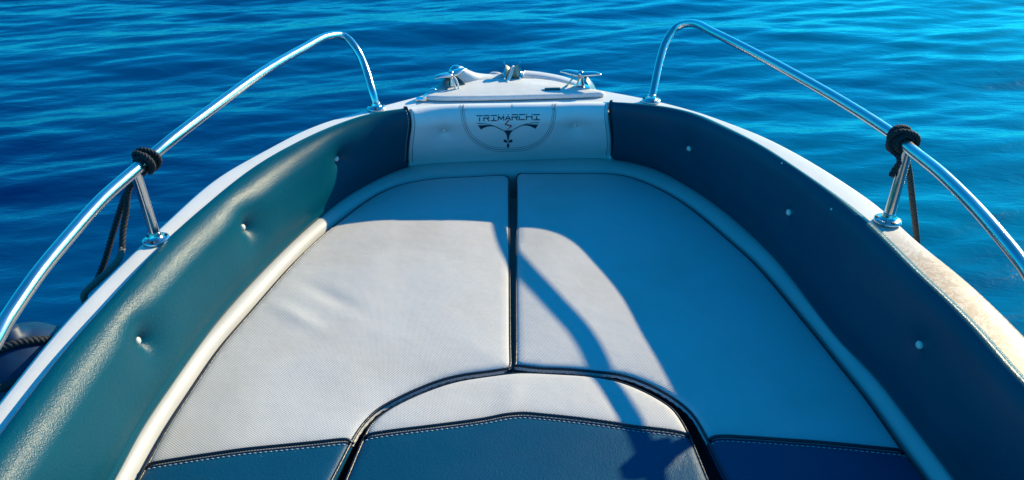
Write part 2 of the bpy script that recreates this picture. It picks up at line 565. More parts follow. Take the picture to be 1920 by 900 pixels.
# ------------------------------------------------------------------ backrests
PROF = [(1, .018, DECK - .014), (1, .021, DECK + .002), (1, .016, DECK + .016), (1, .004, DECK + .027), (.98, -.012, DECK + .028),
        (.94, -.027, DECK + .017), (.87, -.036, DECK - .002), (.72, -.038, DECK - .040), (.48, -.030, .648), (.27, -.022, .602), (.11, -.010, .565), (0, -.002, BOTZ + .008), (0, .006, BOTZ - .004)]
PR_SIDE = spline(PROF, 46)
PROF_C = [(1, .038, DECK - .014), (1, .036, DECK + .004), (1, .024, DECK + .018), (1, .004, DECK + .025), (.98, -.018, DECK + .020),
          (.93, -.036, DECK + .004), (.86, -.046, DECK - .020), (.70, -.044, DECK - .056), (.48, -.036, .640), (.27, -.024, .600), (.11, -.010, .565), (0, -.002, BOTZ + .008), (0, .006, BOTZ - .004)]
PR_MID = spline(PROF_C, 46)
PR = PR_SIDE
def kpix(px, py, z):
    q = P(px, py, z)
    return float(key(q[0], q[1]))

SE_L = (kpix(750, 200, DECK + .018), kpix(767, 313, BOTZ))
SE_R = (kpix(1152, 190, DECK + .018), kpix(1144, 299, BOTZ))
def seam_k(se, t_):
    return se[0] + (se[1] - se[0]) * t_ - .012 * math.sin(math.pi * t_) * (1 if se is SE_L else -1)

wr = [(rng.uniform(8, 30), rng.uniform(8, 30), rng.uniform(5, 25), rng.random() * 6.28) for _ in range(10)]
def bolster_grid(n, k0f, k1f):
    m_ = len(PR)
    G = np.zeros((n, m_, 3))
    for j, (fq, gq, zq) in enumerate(PR):
        t_ = j / (m_ - 1)
        tt = np.clip((DECK + .02 - zq) / (DECK + .02 - BOTZ), 0, 1)
        k = np.linspace(k0f(tt), k1f(tt), n)
        A_ = R_in(k); B_ = R_bot(k); nn = R_bot.normal(k)
        # width of the pad shrinks a little where rail and rim come close
        gs = (.012 - .008 * np.tanh(k / .3)) * np.clip((zq - .56) / .16, 0, 1)
        mid_ = np.clip(1 - np.abs(k + .0) / .42, 0, 1)
        mid_ = np.minimum(1, mid_ * 6) if n < 400 else np.zeros(n)
        fq_ = (fq * (1 - mid_) + PR_MID[j, 0] * mid_)[:, None]
        gq_ = gq * (1 - mid_) + PR_MID[j, 1] * mid_
        zq_ = zq * (1 - mid_) + PR_MID[j, 2] * mid_
        p = B_ + (A_ - B_) * fq_ + nn * (gq_ - gs)[:, None]
        edge = np.minimum(np.arange(n), np.arange(n)[::-1]) / n * 1.0
        G[:, j, :2] = p
        G[:, j, 2] = zq_ + crest_up(k) * np.clip((zq - .60) / (DECK - .60), 0, 1) ** 1.3 * (1 if j > 4 else j / 4)
    # small soft waviness of the padding
    w_ = sum(np.sin(G[..., 0] * a + G[..., 1] * b_ + G[..., 2] * c_ + d_) for a, b_, c_, d_ in wr) / 10
    G[..., 2] += w_ * .0012
    return G
def grid_faces(n, m_):
    return [(i * m_ + j, i * m_ + j + 1, (i + 1) * m_ + j + 1, (i + 1) * m_ + j) for i in range(n - 1) for j in range(m_ - 1)]

CAMP = Vector((0, 0, CZ))
def hit(bvh, px, py):
    d = Vector(ray(px, py)).normalized()
    loc, nor, idx, dist = bvh.ray_cast(CAMP, d)
    if loc is None:
        loc, nor, idx, dist = bvh.find_nearest(CAMP + d * 2.4)
    if nor.dot(d) > 0:
        nor = -nor
    return loc, nor

def round_end(G, first, last):
    """pull the cut ends of a pad in so that they close softly"""
    n = G.shape[0]
    cen = G[:, :, :].mean(axis=1)
    for i in range(n):
        for on, dd in ((first, i), (last, n - 1 - i)):
            if on and dd < 5:
                s_ = [.010, .005, .0025, .001, .0003][dd]
                for j in range(G.shape[1]):
                    q = G[i, j]; nn = R_bot.normal(np.array([float(key(q[0], q[1]))]))[0]
                    wgt = min(1, j / 4) * min(1, (G.shape[1] - 1 - j) / 4)
                    q[0] += nn[0] * s_ * wgt; q[1] += nn[1] * s_ * wgt
    return G

def make_backrest(label, mat, n, k0f, k1f, buttons, depth, ends):
    G = round_end(bolster_grid(n, k0f, k1f), *ends)
    m_ = len(PR)
    v = G.reshape(-1, 3)
    f = grid_faces(n, m_)
    bvh = BVHTree.FromPolygons([Vector(p) for p in v], f)
    hits = [hit(bvh, *b_) for b_ in buttons]
    for loc, nor in hits:
        d2 = ((v - np.array(loc)) ** 2).sum(1)
        dent = depth * np.exp(-np.sqrt(d2) / .017) + depth * .35 * np.exp(-d2 / (2 * .045 ** 2))
        v -= np.array(nor)[None] * dent[:, None]
    mid = G[n // 2, m_ // 2]
    root = thing("backrest_cushion", label, "cushion", tuple(mid), None)
    o = mesh_obj("cover", v, f, mat, root)
    bvh2 = BVHTree.FromPolygons([Vector(p) for p in v], f)
    for loc, nor in hits:
        l2, n2_, _, _ = bvh2.ray_cast(loc + nor * .02, -nor)
        q = (l2 if l2 is not None else loc - nor * depth) + nor * .0055
        rot = nor.to_track_quat('Z', 'Y').to_matrix().to_4x4()
        bv, bf = lathe([(.0005, -.006), (.0075, -.005), (.0088, 0), (.008, .0032), (.0052, .0056), (.0005, .0064)], 14, q, rot)
        mesh_obj("button", bv, bf, 'button', root)
    return root, bvh2, G.reshape(n, m_, 3)

LBUT = [(282, 637), (472, 425), (643, 302)]
RBUT = [(1286, 281), (1472, 399), (1715, 647)]
bl, bvL, GL = make_backrest("long teal vinyl backrest bolster along the port side, in sunlight", 'teal', 620,
                        lambda t_: -kmax(AFT + .05), lambda t_: seam_k(SE_L, t_), LBUT, .028, (False, True))
bc, bvC, GC = make_backrest("white centre backrest with the printed bull-horn emblem, across the bow", 'white_vinyl', 200,
                        lambda t_: seam_k(SE_L, t_) + .006, lambda t_: seam_k(SE_R, t_) - .006, [(834, 254), (1079, 245)], .022, (True, True))
br, bvR, GR = make_backrest("long dark teal backrest bolster along the starboard side, in shade", 'teal', 620,
                        lambda t_: seam_k(SE_R, t_), lambda t_: kmax(AFT + .05), RBUT, .014, (True, False))

def off_path(G, i, lift_=.003):
    q = G[i].copy()
    out = []
    for j in range(1, G.shape[1] - 1):
        t_ = q[j + 1] - q[j - 1]
        side = G[min(i + 1, len(G) - 1), j] - G[max(i - 1, 0), j]
        nn = np.cross(side, t_); nn /= np.linalg.norm(nn) + 1e-9
        if nn[1] > 0 and abs(nn[2]) < .9 and nn[2] < 0: nn = -nn
        out.append(q[j])
    return np.array(out)

def stitches(mb, path, length, gap, w):
    L = np.concatenate([[0], np.cumsum(np.linalg.norm(np.diff(path, axis=0), axis=1))])
    s_ = 0.0
    while s_ + length < L[-1]:
        a = np.array([np.interp(s_, L, path[:, c]) for c in range(3)])
        m2 = np.array([np.interp(s_ + length / 2, L, path[:, c]) for c in range(3)]) + [0, 0, .0006]
        b_ = np.array([np.interp(s_ + length, L, path[:, c]) for c in range(3)])
        mb.add(*tube([a, m2, b_], w, 5))
        s_ += length + gap

# welts and seams at both ends of the centre pad
for G, i, par in ((GL, -1, bl), (GR, 0, br)):
    q = G[i, 2:-2]
    v, f = tube(q + np.array([0, -.002, .002]), .0042, 8)
    mesh_obj("piping", v, f, 'piping', par)
mbx = MB()
q = GL[-3, 4:-3] + np.array([0, -.001, .001])
stitches(mbx, q, .006, .003, .0008)
mbx.build("stitching", 'thread', bl, kind='stuff')

# U-shaped double seam on the centre pad
mbx = MB()
def cpath(pts, n, eps=.0008):
    out = []
    for px, py in spline(pts, n):
        l, nn = hit(bvC, px, py)
        out.append(np.array(l + nn * eps))
    return np.array(out)
U0 = [(863, 194), (866, 225), (878, 254), (900, 273), (925, 282), (953, 284), (985, 281), (1010, 272), (1030, 253), (1040, 228), (1043, 192)]
cxm = 953
for s_, w_ in ((1.0, .0007), (0.965, .0010), (0.93, .0007)):
    U = [(cxm + (x - cxm) * s_, 192 + (y - 192) * (1 - (1 - s_) * 1.0)) for x, y in U0]
    mesh_obj("seam", *tube(cpath(U, 90, .0004), w_, 5), 'greythread', bc)
for s_ in (1.0, .93):
    U = [(cxm + (x - cxm) * s_, 192 + (y - 192) * s_) for x, y in U0]
    pth = cpath(U, 120, .0012)
    stitches(mbx, pth[:10], .005, .003, .0008); stitches(mbx, pth[-10:], .005, .003, .0008)
mbx.build("stitching", 'thread', bc, kind='stuff')
for col_ in (3, -4):
    mesh_obj("seam", *tube(GC[col_, 3:-3], .0011, 5), 'greythread', bc)

# --- printed emblem: every stroke is a thin patch lying on the pad
# coordinates below: enlarged emblem sheet, 1555 x 900 units over the pad area
def sheet(x, y):
    return 860 + x * 190 / 1555, 190 + y * 110 / 900
def patch(mb, poly):
    """poly: list of sheet points; triangulated and draped on the pad"""
    pts = []
    for i in range(len(poly)):
        a = np.array(poly[i], float); b_ = np.array(poly[(i + 1) % len(poly)], float)
        n = max(1, int(np.linalg.norm(b_ - a) / 22))
        for u in range(n):
            pts.append(tuple(a + (b_ - a) * u / n))
    r = delaunay_2d_cdt([Vector(p) for p in pts], [], [list(range(len(pts)))], 1, 1e-4)
    vs_ = []
    for p in r[0]:
        l, nn = hit(bvC, *sheet(p[0], p[1]))
        vs_.append(l + nn * .0011)
    mb.add(vs_, [tuple(q_) for q_ in r[2]])
def stroke(mb, pts, w, w2=None):
    p = np.array(pts, float)
    t_ = np.gradient(p, axis=0); t_ /= np.linalg.norm(t_, axis=1)[:, None]
    nn = np.stack([-t_[:, 1], t_[:, 0]], 1)
    ww = np.linspace(w, w if w2 is None else w2, len(p))[:, None] / 2
    patch(mb, [tuple(q_) for q_ in p + nn * ww] + [tuple(q_) for q_ in (p - nn * ww)[::-1]])

def letter(name_strokes, x0, w, top, h):
    mb = MB()
    for s_ in name_strokes:
        pts = [(x0 + a * w, top + b_ * h) for a, b_ in s_]
        stroke(mb, pts, 15 if abs(s_[0][1] - s_[-1][1]) < .01 else 17)
    mb.build("printed_letter", 'logo', bc, smooth=False)
# stencil capitals, a gap under every top bar
G_ = .30
LET = {
 'T': [[(0, .08), (1, .08)], [(.5, G_ + .04), (.5, 1)]],
 'R': [[(0, .08), (1, .08)], [(.06, G_ + .04), (.06, 1)], [(.12, .48), (.92, .48)], [(.92, G_), (.92, .56)], [(.62, .52), (.95, 1)]],
 'I': [[(0, .08), (1, .08)], [(.5, G_ + .04), (.5, .86)], [(0, .92), (1, .92)]],
 'M': [[(.06, .0), (.13, .14)], [(.94, .0), (.87, .14)], [(.08, G_), (.08, 1)], [(.92, G_), (.92, 1)], [(.15, G_), (.5, .82)], [(.85, G_), (.5, .82)]],
 'A': [[(.5, -.02), (.58, .14)], [(.42, G_), (.05, 1)], [(.6, G_), (.95, 1)], [(.28, .72), (.74, .72)]],
 'C': [[(0, .08), (1, .08)], [(.06, G_ + .04), (.06, .96)], [(.0, .92), (1, .92)]],
 'H': [[(.06, .0), (.06, .16)], [(.94, .0), (.94, .16)], [(.06, G_), (.06, 1)], [(.94, G_), (.94, 1)], [(.1, .48), (.9, .48)]],
}
word = "TRIMARCHI"
spans = [(272, 368), (382, 472), (490, 588), (600, 700), (712, 800), (814, 908), (922, 1018), (1034, 1130), (1146, 1246)]
for i, (ch, (a, b_)) in enumerate(zip(word, spans)):
    yt = 218 - 18 * i / 8 - (10 if 2 < i < 8 else 4)
    letter(LET[ch], a, b_ - a, yt, 92 if i else 92)
# red zigzag
mb = MB()
stroke(mb, [(772, 288), (740, 318), (712, 352)], 20, 16)
stroke(mb, [(706, 348), (760, 362), (812, 372)], 16, 20)
stroke(mb, [(812, 372), (780, 402), (742, 436)], 20, 6)
mb.build("printed_zigzag", 'logored', bc, smooth=False)
# horns
def arc(p, n=22):
    return [tuple(q_) for q_ in spline(p, n)]
for sgn in (1, -1):
    mx_ = lambda pts: [((x if sgn == 1 else 1518 - x), y - (0 if sgn == 1 else 12)) for x, y in pts]
    mb = MB()
    up = arc([(280, 330), (380, 334), (470, 350), (560, 378), (640, 416), (690, 446)])
    lo = arc([(690, 456), (630, 424), (560, 390), (470, 356), (380, 342), (284, 340)])
    patch(mb, mx_(up + lo))
    mb.build("printed_horn_line", 'logo', bc, smooth=False)
    mb = MB()
    up = arc([(296, 364), (360, 364), (430, 360), (480, 362), (560, 384)])
    lo = arc([(560, 386), (500, 380), (440, 386), (390, 404), (340, 430)])
    patch(mb, mx_(up + lo))
    mb.build("printed_horn", 'logo', bc, smooth=False)
mb = MB()
lft = arc([(684, 443), (722, 488), (742, 540), (752, 606)])
rgt = arc([(764, 606), (776, 540), (796, 488), (836, 440)])
patch(mb, lft + rgt)
mb.build("printed_wedge", 'logo', bc, smooth=False)
for ang in (150, 30, 270):
    mb = MB()
    ca, sa = math.cos(math.radians(ang)), -math.sin(math.radians(ang))
    pts = []
    for j in range(20):
        a = 2 * math.pi * j / 20
        u = 42 + 36 * math.cos(a); w_ = 25 * math.sin(a) * (0.55 + .45 * (1 + math.cos(a)) / 2) 
        pts.append((758 + ca * u - sa * w_, 630 + sa * u + ca * w_))
    patch(mb, pts)
    mb.build("printed_leaf", 'logo', bc, smooth=False)

# ------------------------------------------------------------------ seat cushions
def plan(pts, n=None, z=SEATZ):
    q = np.array([P(a, b_, z)[:2] for a, b_ in pts])
    return spline(q, n) if n else q

def sub_rail(R, k0, k1, n, inset=0.0):
    k = np.linspace(k0, k1, n)
    return R(k) - R.normal(k) * inset

def dist_to(poly, q, closed=True):
    a = poly; b_ = np.roll(poly, -1, 0)
    if not closed:
        a = poly[:-1]; b_ = poly[1:]
    best = np.full(len(q), 1e9)
    for s_ in range(0, len(a)):
        d = b_[s_] - a[s_]; L2 = d @ d
        if L2 < 1e-14: continue
        u = np.clip(((q - a[s_]) @ d) / L2, 0, 1)
        dd = ((q - a[s_] - u[:, None] * d) ** 2).sum(1)
        best = np.minimum(best, dd)
    return np.sqrt(best)

def inside(poly, q):
    x, y = q[:, 0], q[:, 1]
    r = np.zeros(len(q), bool)
    a = poly; b_ = np.roll(poly, -1, 0)
    for (x1, y1), (x2, y2) in zip(a, b_):
        c = (y1 > y) != (y2 > y)
        if abs(y2 - y1) < 1e-12: continue
        r ^= c & (x < (x2 - x1) * (y - y1) / (y2 - y1) + x1)
    return r

def resample(poly, step):
    p = np.vstack([poly, poly[:1]])
    L = np.concatenate([[0], np.cumsum(np.linalg.norm(np.diff(p, axis=0), axis=1))])
    n = max(8, int(L[-1] / step))
    q = np.linspace(0, L[-1], n, endpoint=False)
    return np.stack([np.interp(q, L, p[:, 0]), np.interp(q, L, p[:, 1])], 1)

def cushion_z(q, outline, seam, extra):
    d = dist_to(outline, q)
    R_ = .016
    z = SEATZ - .014 + np.where(d < R_, np.sqrt(np.maximum(0, R_ ** 2 - (R_ - np.minimum(d, R_)) ** 2)), R_)
    z += .010 * (1 - np.exp(-d / .10))
    if seam is not None:
        ds = dist_to(seam, q, closed=False)
        z -= .005 * np.exp(-ds / .008)
    z += extra(q)
    return z

def panel(name, outline, cush, seam, mat, parent, extra, cell=.014, skirt=True):
    ol = resample(outline, .010)
    x0, y0 = ol.min(0); x1, y1 = ol.max(0)
    gx, gy = np.meshgrid(np.arange(x0, x1, cell), np.arange(y0, y1, cell))
    q = np.stack([gx.ravel(), gy.ravel()], 1)
    q = q[inside(ol, q)]
    d = dist_to(ol, q)
    q = q[d > .006]
    # rings close to the rim keep the rounding even
    rings = []
    t_ = np.roll(ol, -1, 0) - np.roll(ol, 1, 0); t_ /= np.linalg.norm(t_, axis=1)[:, None] + 1e-9
    nn = np.stack([-t_[:, 1], t_[:, 0]], 1)
    area = .5 * np.sum(ol[:, 0] * np.roll(ol[:, 1], -1) - np.roll(ol[:, 0], -1) * ol[:, 1])
    if area < 0: nn = -nn
    for off in (.0015, .004, .008, .014):
        r_ = ol + nn * off
        dr = dist_to(ol, r_)
        rings.append(r_[(dr > off * .9) & inside(ol, r_)])
    dq = dist_to(ol, q)
    q = q[dq > .018]
    allp = np.vstack([ol] + rings + [q])
    n0 = len(ol)
    r = delaunay_2d_cdt([Vector(p) for p in allp], [], [list(range(n0)) if area > 0 else list(range(n0))[::-1]], 1, 1e-5)
    vv = np.array([tuple(p) for p in r[0]])
    zz = cushion_z(vv, cush, seam, extra)
    verts = [(a[0], a[1], z) for a, z in zip(vv, zz)]
    faces = [tuple(q_) for q_ in r[2]]
    if False:
        k = len(verts)
        zo = cushion_z(ol, cush, seam, extra)
        for a, z in zip(ol, zo):
            verts.append((a[0], a[1], z)); verts.append((a[0], a[1], SEATZ - .09))
        for i in range(n0):
            j = (i + 1) % n0
            faces.append((k + 2 * i, k + 2 * i + 1, k + 2 * j + 1, k + 2 * j))
    return mesh_obj(name, verts, faces, mat, parent)

def lay(pts2, cush, seam, extra, dz, n=None):
    q = np.array(pts2)
    z = cushion_z(q, cush, None, extra) + dz
    return np.concatenate([q, z[:, None]], 1)

def smooth_noise(seed, amp):
    r_ = np.random.default_rng(seed)
    W = [(r_.normal(0, 9), r_.normal(0, 9), r_.random() * 6.28) for _ in range(9)]
    def g_(q):
        return amp * sum(np.sin(a * q[:, 0] + b_ * q[:, 1] + c_) for a, b_, c_ in W) / 4
    return g_

FRONTY = 0.46
zS = SEATZ
# port cushion outline (clockwise seen in plan): outer piping -> bow seam -> centre seam -> curved front
k_bowL = kpix(957, 328, zS); 
outerL = sub_rail(R_pip, -kmax(FRONTY), kpix(935, 328, zS), 160, .003)
cL = plan([(944, 329), (953, 330), (956, 336), (956, 360), (957, 450), (958, 560), (959, 650), (960, 684)], 60)
fL = plan([(957, 690), (917, 696), (850, 706), (800, 722), (750, 744), (712, 766), (688, 788), (670, 814), (650, 850), (626, 900)], 60)
tail = np.array([(fL[-1][0] - .10, FRONTY + .10), (fL[-1][0] - .12, FRONTY)])
fL2 = spline(np.vstack([fL[::6], tail]), 80)
OL = np.vstack([outerL, cL, fL2])
outerR = sub_rail(R_pip, kpix(1000, 323, zS), kmax(FRONTY), 160, .003)
cR = plan([(964, 684), (965, 650), (965, 560), (966, 450), (967, 360), (967, 332), (970, 326), (980, 324)], 60)
fR = plan([(1362, 900), (1340, 858), (1322, 820), (1303, 786), (1276, 757), (1235, 732), (1200, 714), (1160, 702), (1110, 696), (1050, 691), (970, 689)], 60)
tailR = np.array([(fR[0][0] + .12, FRONTY), (fR[0][0] + .10, FRONTY + .10)])
fR2 = spline(np.vstack([tailR, fR[::6]]), 80)
OR = np.vstack([cR, outerR, fR2])
# filler cushion between them
fC = plan([(644, 900), (662, 858), (678, 822), (692, 796), (714, 774), (752, 751), (802, 729), (852, 713), (918, 702), (975, 696), (1050, 698), (1110, 702), (1156, 710), (1196, 724), (1232, 742), (1262, 762), (1282, 788), (1298, 818), (1314, 856), (1332, 900)], 120)
OC = np.vstack([np.array([(fC[0][0] - .10, FRONTY)]), fC, np.array([(fC[-1][0] + .10, FRONTY)])])

# panel joints
jL = plan([(264, 874), (330, 866), (400, 858), (500, 846), (600, 834), (640, 828), (655, 827), (668, 832)], 60)
jC = plan([(675, 822), (690, 818), (800, 806), (900, 793), (950, 784), (980, 781), (1020, 784), (1080, 790), (1200, 805), (1270, 812), (1300, 820)], 80)
jR = plan([(1323, 826), (1345, 822), (1400, 826), (1480, 833), (1560, 839), (1640, 845), (1702, 848)], 60)

def split(outline, joint):
    """cut a closed outline in two with a line ending near its rim"""
    o = resample(outline, .006)
    ia = np.argmin(((o - joint[0]) ** 2).sum(1)); ib = np.argmin(((o - joint[-1]) ** 2).sum(1))
    j = joint.copy(); j[0] = o[ia]; j[-1] = o[ib]
    if ia < ib:
        A_ = np.vstack([o[ia:ib + 1], j[::-1][1:-1]])
        B_ = np.vstack([o[ib:], o[:ia + 1], j[1:-1]])
    else:
        A_ = np.vstack([o[ia:], o[:ib + 1], j[::-1][1:-1]])
        B_ = np.vstack([o[ib:ia + 1], j[1:-1]])
    return (A_, B_, j) if A_[:, 1].mean() > B_[:, 1].mean() else (B_, A_, j)

def make_cushion(label, outline, joint, seed, folds=None, drop=0.0):
    fwd, aft, j = split(outline, joint)
    base = smooth_noise(seed, .0016)
    def extra(q):
        z = base(q) - drop
        for (cx, cy, ang, ln, wd, am) in (folds or []):
            c_, s_ = math.cos(ang), math.sin(ang)
            u = (q[:, 0] - cx) * c_ + (q[:, 1] - cy) * s_
            w_ = -(q[:, 0] - cx) * s_ + (q[:, 1] - cy) * c_
            z = z + am * np.exp(-(u / ln) ** 2 - (w_ / wd) ** 2)
        return z
    cen = outline.mean(0)
    root = thing("seat_cushion", label, "cushion", (cen[0], cen[1], SEATZ))
    full = resample(outline, .02)
    panel("mesh_panel", fwd, full, j, 'cloth', root, extra)
    panel("vinyl_panel", aft, full, j, 'navy', root, extra)
    bo = resample(outline, .01); zo = cushion_z(bo, full, None, extra)
    bv = [(a[0], a[1], z + .001) for a, z in zip(bo, zo)] + [(a[0], a[1], SEATZ - .09) for a in bo]
    nb = len(bo)
    mesh_obj("side_band", bv, [(i, nb + i, nb + (i + 1) % nb, (i + 1) % nb) for i in range(nb)], 'band', root)
    # welt on the joint, stitched on its aft side
    jj = j[1:-1]
    mesh_obj("joint_piping", *tube(lay(jj, full, None, extra, .0014), .0034, 8), 'piping', root)
    mb = MB()
    t_ = np.gradient(jj, axis=0); t_ /= np.linalg.norm(t_, axis=1)[:, None]
    nn = np.stack([-t_[:, 1], t_[:, 0]], 1)
    off = jj - nn * .012 * np.sign(nn[:, 1:2])
    path = lay(off, full, None, extra, -.0005)
    stitches(mb, path, .0060, .0040, .0008)
    mb.build("stitching", 'thread', root, kind='stuff')
    # welt round the edge
    ed = resample(outline, .012)
    n_ = ed - np.roll(ed, -2, 0)
    tt = np.roll(ed, -1, 0) - np.roll(ed, 1, 0); tt /= np.linalg.norm(tt, axis=1)[:, None] + 1e-9
    en = np.stack([-tt[:, 1], tt[:, 0]], 1)
    area = .5 * np.sum(ed[:, 0] * np.roll(ed[:, 1], -1) - np.roll(ed[:, 0], -1) * ed[:, 1])
    if area < 0: en = -en
    e2 = ed + en * .0035
    zz = np.full(len(e2), SEATZ - .003 - drop) + base(e2)
    loop = np.concatenate([e2, zz[:, None]], 1)
    mesh_obj("edge_piping", *tube(np.vstack([loop, loop[:2]]), .0032, 8, False), 'piping', root)
    low = loop.copy(); low[:, 2] -= .022
    mesh_obj("lower_piping", *tube(np.vstack([low, low[:2]]), .0032, 8, False), 'piping', root)
    return root
a0 = P(560, 600, SEATZ); a1 = P(620, 560, SEATZ)
make_cushion("port seat cushion in pale grey mesh, mostly sunlit, with its blue end panel", OL, jL, 3,
             [(a0[0], a0[1], -.7, .09, .020, .0035), (a1[0], a1[1], -.7, .11, .022, -.0035)])
make_cushion("starboard seat cushion in pale grey mesh, mostly in shade, with its dark end panel", OR, jR, 5)
f0 = P(1165, 765, SEATZ); f1 = P(960, 745, SEATZ); f2 = P(1265, 850, SEATZ); f3 = P(1285, 838, SEATZ)
make_cushion("curved centre filler cushion, mesh strip above a broad blue vinyl panel", OC, jC, 9,
             [(f0[0], f0[1], 1.9, .06, .02, -.004), (f1[0], f1[1], 1.3, .06, .02, .003), (f2[0], f2[1], .8, .06, .015, .008), (f3[0], f3[1], .9, .05, .009, -.006)], drop=.002)
# seat box carrying them
ring = [(p[0], p[1], .425) for p in sub_rail(R_pip, -kmax(FRONTY + .01), kmax(FRONTY + .01), 160, -.004)]
lowr = [(p[0], p[1], .10) for p in ring]
n = len(ring)
mesh_obj("seat_box", ring + lowr, [tuple(range(n))[::-1], (0, n - 1, 2 * n - 1, n)], 'gel', boat, smooth=False)

# ------------------------------------------------------------------ bow rails
def flange(root, base, nrm=(0, 0, 1), r=.031):
    q = Vector(base)
    v, f = lathe([(r * .98, -.002), (r, .001), (r * .97, .0045), (r * .75, .0062), (r * .55, .008), (r * .46, .014), (r * .44, .020), (.0133, .021)], 28, q)
    mesh_obj("base_flange", v, f, 'steel', root)
    for a in (.6, 2.7, 4.8):
        c_ = q + Vector((math.cos(a) * r * .76, math.sin(a) * r * .76, .005))
        v, f = lathe([(.0050, -.002), (.0050, .0018), (.003, .0032), (.0012, .0024)], 10, c_)
        mesh_obj("screw", v, f, 'black', root)

RT = .0130
def rail(label, pts, post2, b1, b2):
    root = mesh_obj("bow_rail", *tube(spline(pts, 150), RT, 20), 'steel', boat)
    root['label'] = label
    mesh_obj("post", *tube(spline(post2, 20), RT * .92, 18), 'steel', root)
    flange(root, b1); flange(root, b2); flange(root, pts[-1])
    return root
ZB, ZK, ZA = 0.965, 0.937, 0.905       # rail heights above the water: at the bend, at the knot, aft
lb1 = P(706, 203, DECK + .002); lb2 = P(293, 450, DECK + .002)
lp = [lb1, P(699, 175, .79), P(684, 125, .858), P(668, 92, .91), P(645, 68, .94), P(615, 68, .957), P(570, 90, .962), P(490, 137, .97), P(400, 202, .963), P(320, 263, .955), P(270, 305, ZK + .004), P(240, 330, ZK),
      P(190, 375, .937), P(130, 442, .93), P(70, 515, .922), P(15, 595, ZA), P(-40, 680, .900), (-.885, .55, .888), (-.880, .20, .870), (-.872, .02, .835), (-.868, -.05, .780), (-.865, -.08, DECK + .002)]
rail("port steel bow rail, brightly sunlit", lp, [P(252, 318, ZK - .008), P(272, 380, (ZK + DECK) / 2), lb2], lb1, lb2)
rb1 = P(1221, 189, DECK + .002); rb2 = P(1664, 414, DECK + .004)
rp = [rb1, P(1228, 155, .79), P(1238, 110, .852), P(1250, 75, .90), P(1270, 50, .936), P(1298, 44, .957), P(1340, 62, .963), P(1440, 113, .957), P(1540, 168, .946), P(1620, 216, .942), P(1682, 258, ZK + .002), P(1712, 284, ZK),
      P(1760, 322, .938), P(1820, 380, .93), P(1870, 436, .922), P(1918, 495, ZA), P(1975, 575, .898), (.915, .60, .886), (.915, .25, .870), (.912, .06, .835), (.910, -.02, .780), (.908, -.05, DECK + .002)]
rail("starboard steel bow rail, mirroring the sea", rp, [P(1702, 278, ZK - .008), P(1684, 345, (ZK + DECK) / 2), rb2], rb1, rb2)

# ------------------------------------------------------------------ foredeck
# locker lid: near edge straight, far edge curving with the bow
lidp = [(794, 187), (830, 188.5), (900, 188), (1000, 185.5), (1080, 183), (1130, 180.5), (1136, 178), (1122, 175), (1092, 170), (1066, 163), (1036, 156), (1008, 152.5), (960, 152), (915, 153), (890, 156), (868, 162), (836, 170), (800, 178), (793, 182)]
LZ = DECK + .010
lo = np.array([P(a, b_, DECK + .004)[:2] for a, b_ in lidp])
lo = spline(np.vstack([lo]), 110, closed=True) if False else resample(lo, .012)
cen = lo.mean(0)
mbv = []; prof = [(1.0, DECK + .003), (1.0, DECK + .005), (.988, DECK + .0065), (.988, DECK + .010), (.97, LZ + .003), (.93, LZ + .006), (.86, LZ + .007)]
for s_, z in prof:
    for p in lo:
        q = cen + (p - cen) * np.array([1 - (1 - s_) * .35, s_ if s_ > .98 else s_])
        mbv.append((q[0], q[1], z))
n = len(lo)
ff = [(i * n + j, i * n + (j + 1) % n, (i + 1) * n + (j + 1) % n, (i + 1) * n + j) for i in range(len(prof) - 1) for j in range(n)]
ff.append(tuple((len(prof) - 1) * n + j for j in range(n)))
lid = mesh_obj("locker_lid", mbv, ff, 'nonskid', boat)
# hinge / latch at the port end
hb = P(790, 184, DECK + .008)
mb = MB()
mb.add(*box(hb[0], hb[1], DECK + .005, .036, .030, .006))
mb.add(*tube([(hb[0] + .014, hb[1] - .014, DECK + .012), (hb[0] + .014, hb[1] + .016, DECK + .012)], .006, 10))
mb.build("hinge", 'steel', lid, smooth=False)
hb = P(1036, 161, DECK + .03)
mb = MB()
mb.add(*box(hb[0], hb[1], LZ + .008, .052, .018, .006))
mb.build("latch", 'black', lid, smooth=False)

# moulded nose each side of the anchor channel
def mound(pts, label):
    """ridge swept along a path: (x,y,height,halfwidth)"""
    p = spline(pts, 40)
    V = []; Fc = []
    m_ = 15
    for i, (x, y, h, w_) in enumerate(p):
        t_ = p[min(i + 1, 39), :2] - p[max(i - 1, 0), :2]; t_ = t_ / (np.linalg.norm(t_) + 1e-9)
        nn = np.array([-t_[1], t_[0]])
        for j in range(m_):
            u = -1 + 2 * j / (m_ - 1)
            zz = DECK - .01 + (h + .01) * max(0, 1 - abs(u) ** 3.0) ** .7
            q = np.array([x, y]) + nn * w_ * u
            V.append((q[0], q[1], zz))
    for i in range(39):
        for j in range(m_ - 1):
            Fc.append((i * m_ + j, i * m_ + j + 1, (i + 1) * m_ + j + 1, (i + 1) * m_ + j))
    Fc.append(tuple(range(m_))); Fc.append(tuple(39 * m_ + j for j in range(m_)))
    o = mesh_obj("nose_fairing", V, Fc, 'gel', boat)
    return o
def xy(px, py, z=DECK): return tuple(P(px, py, z)[:2])
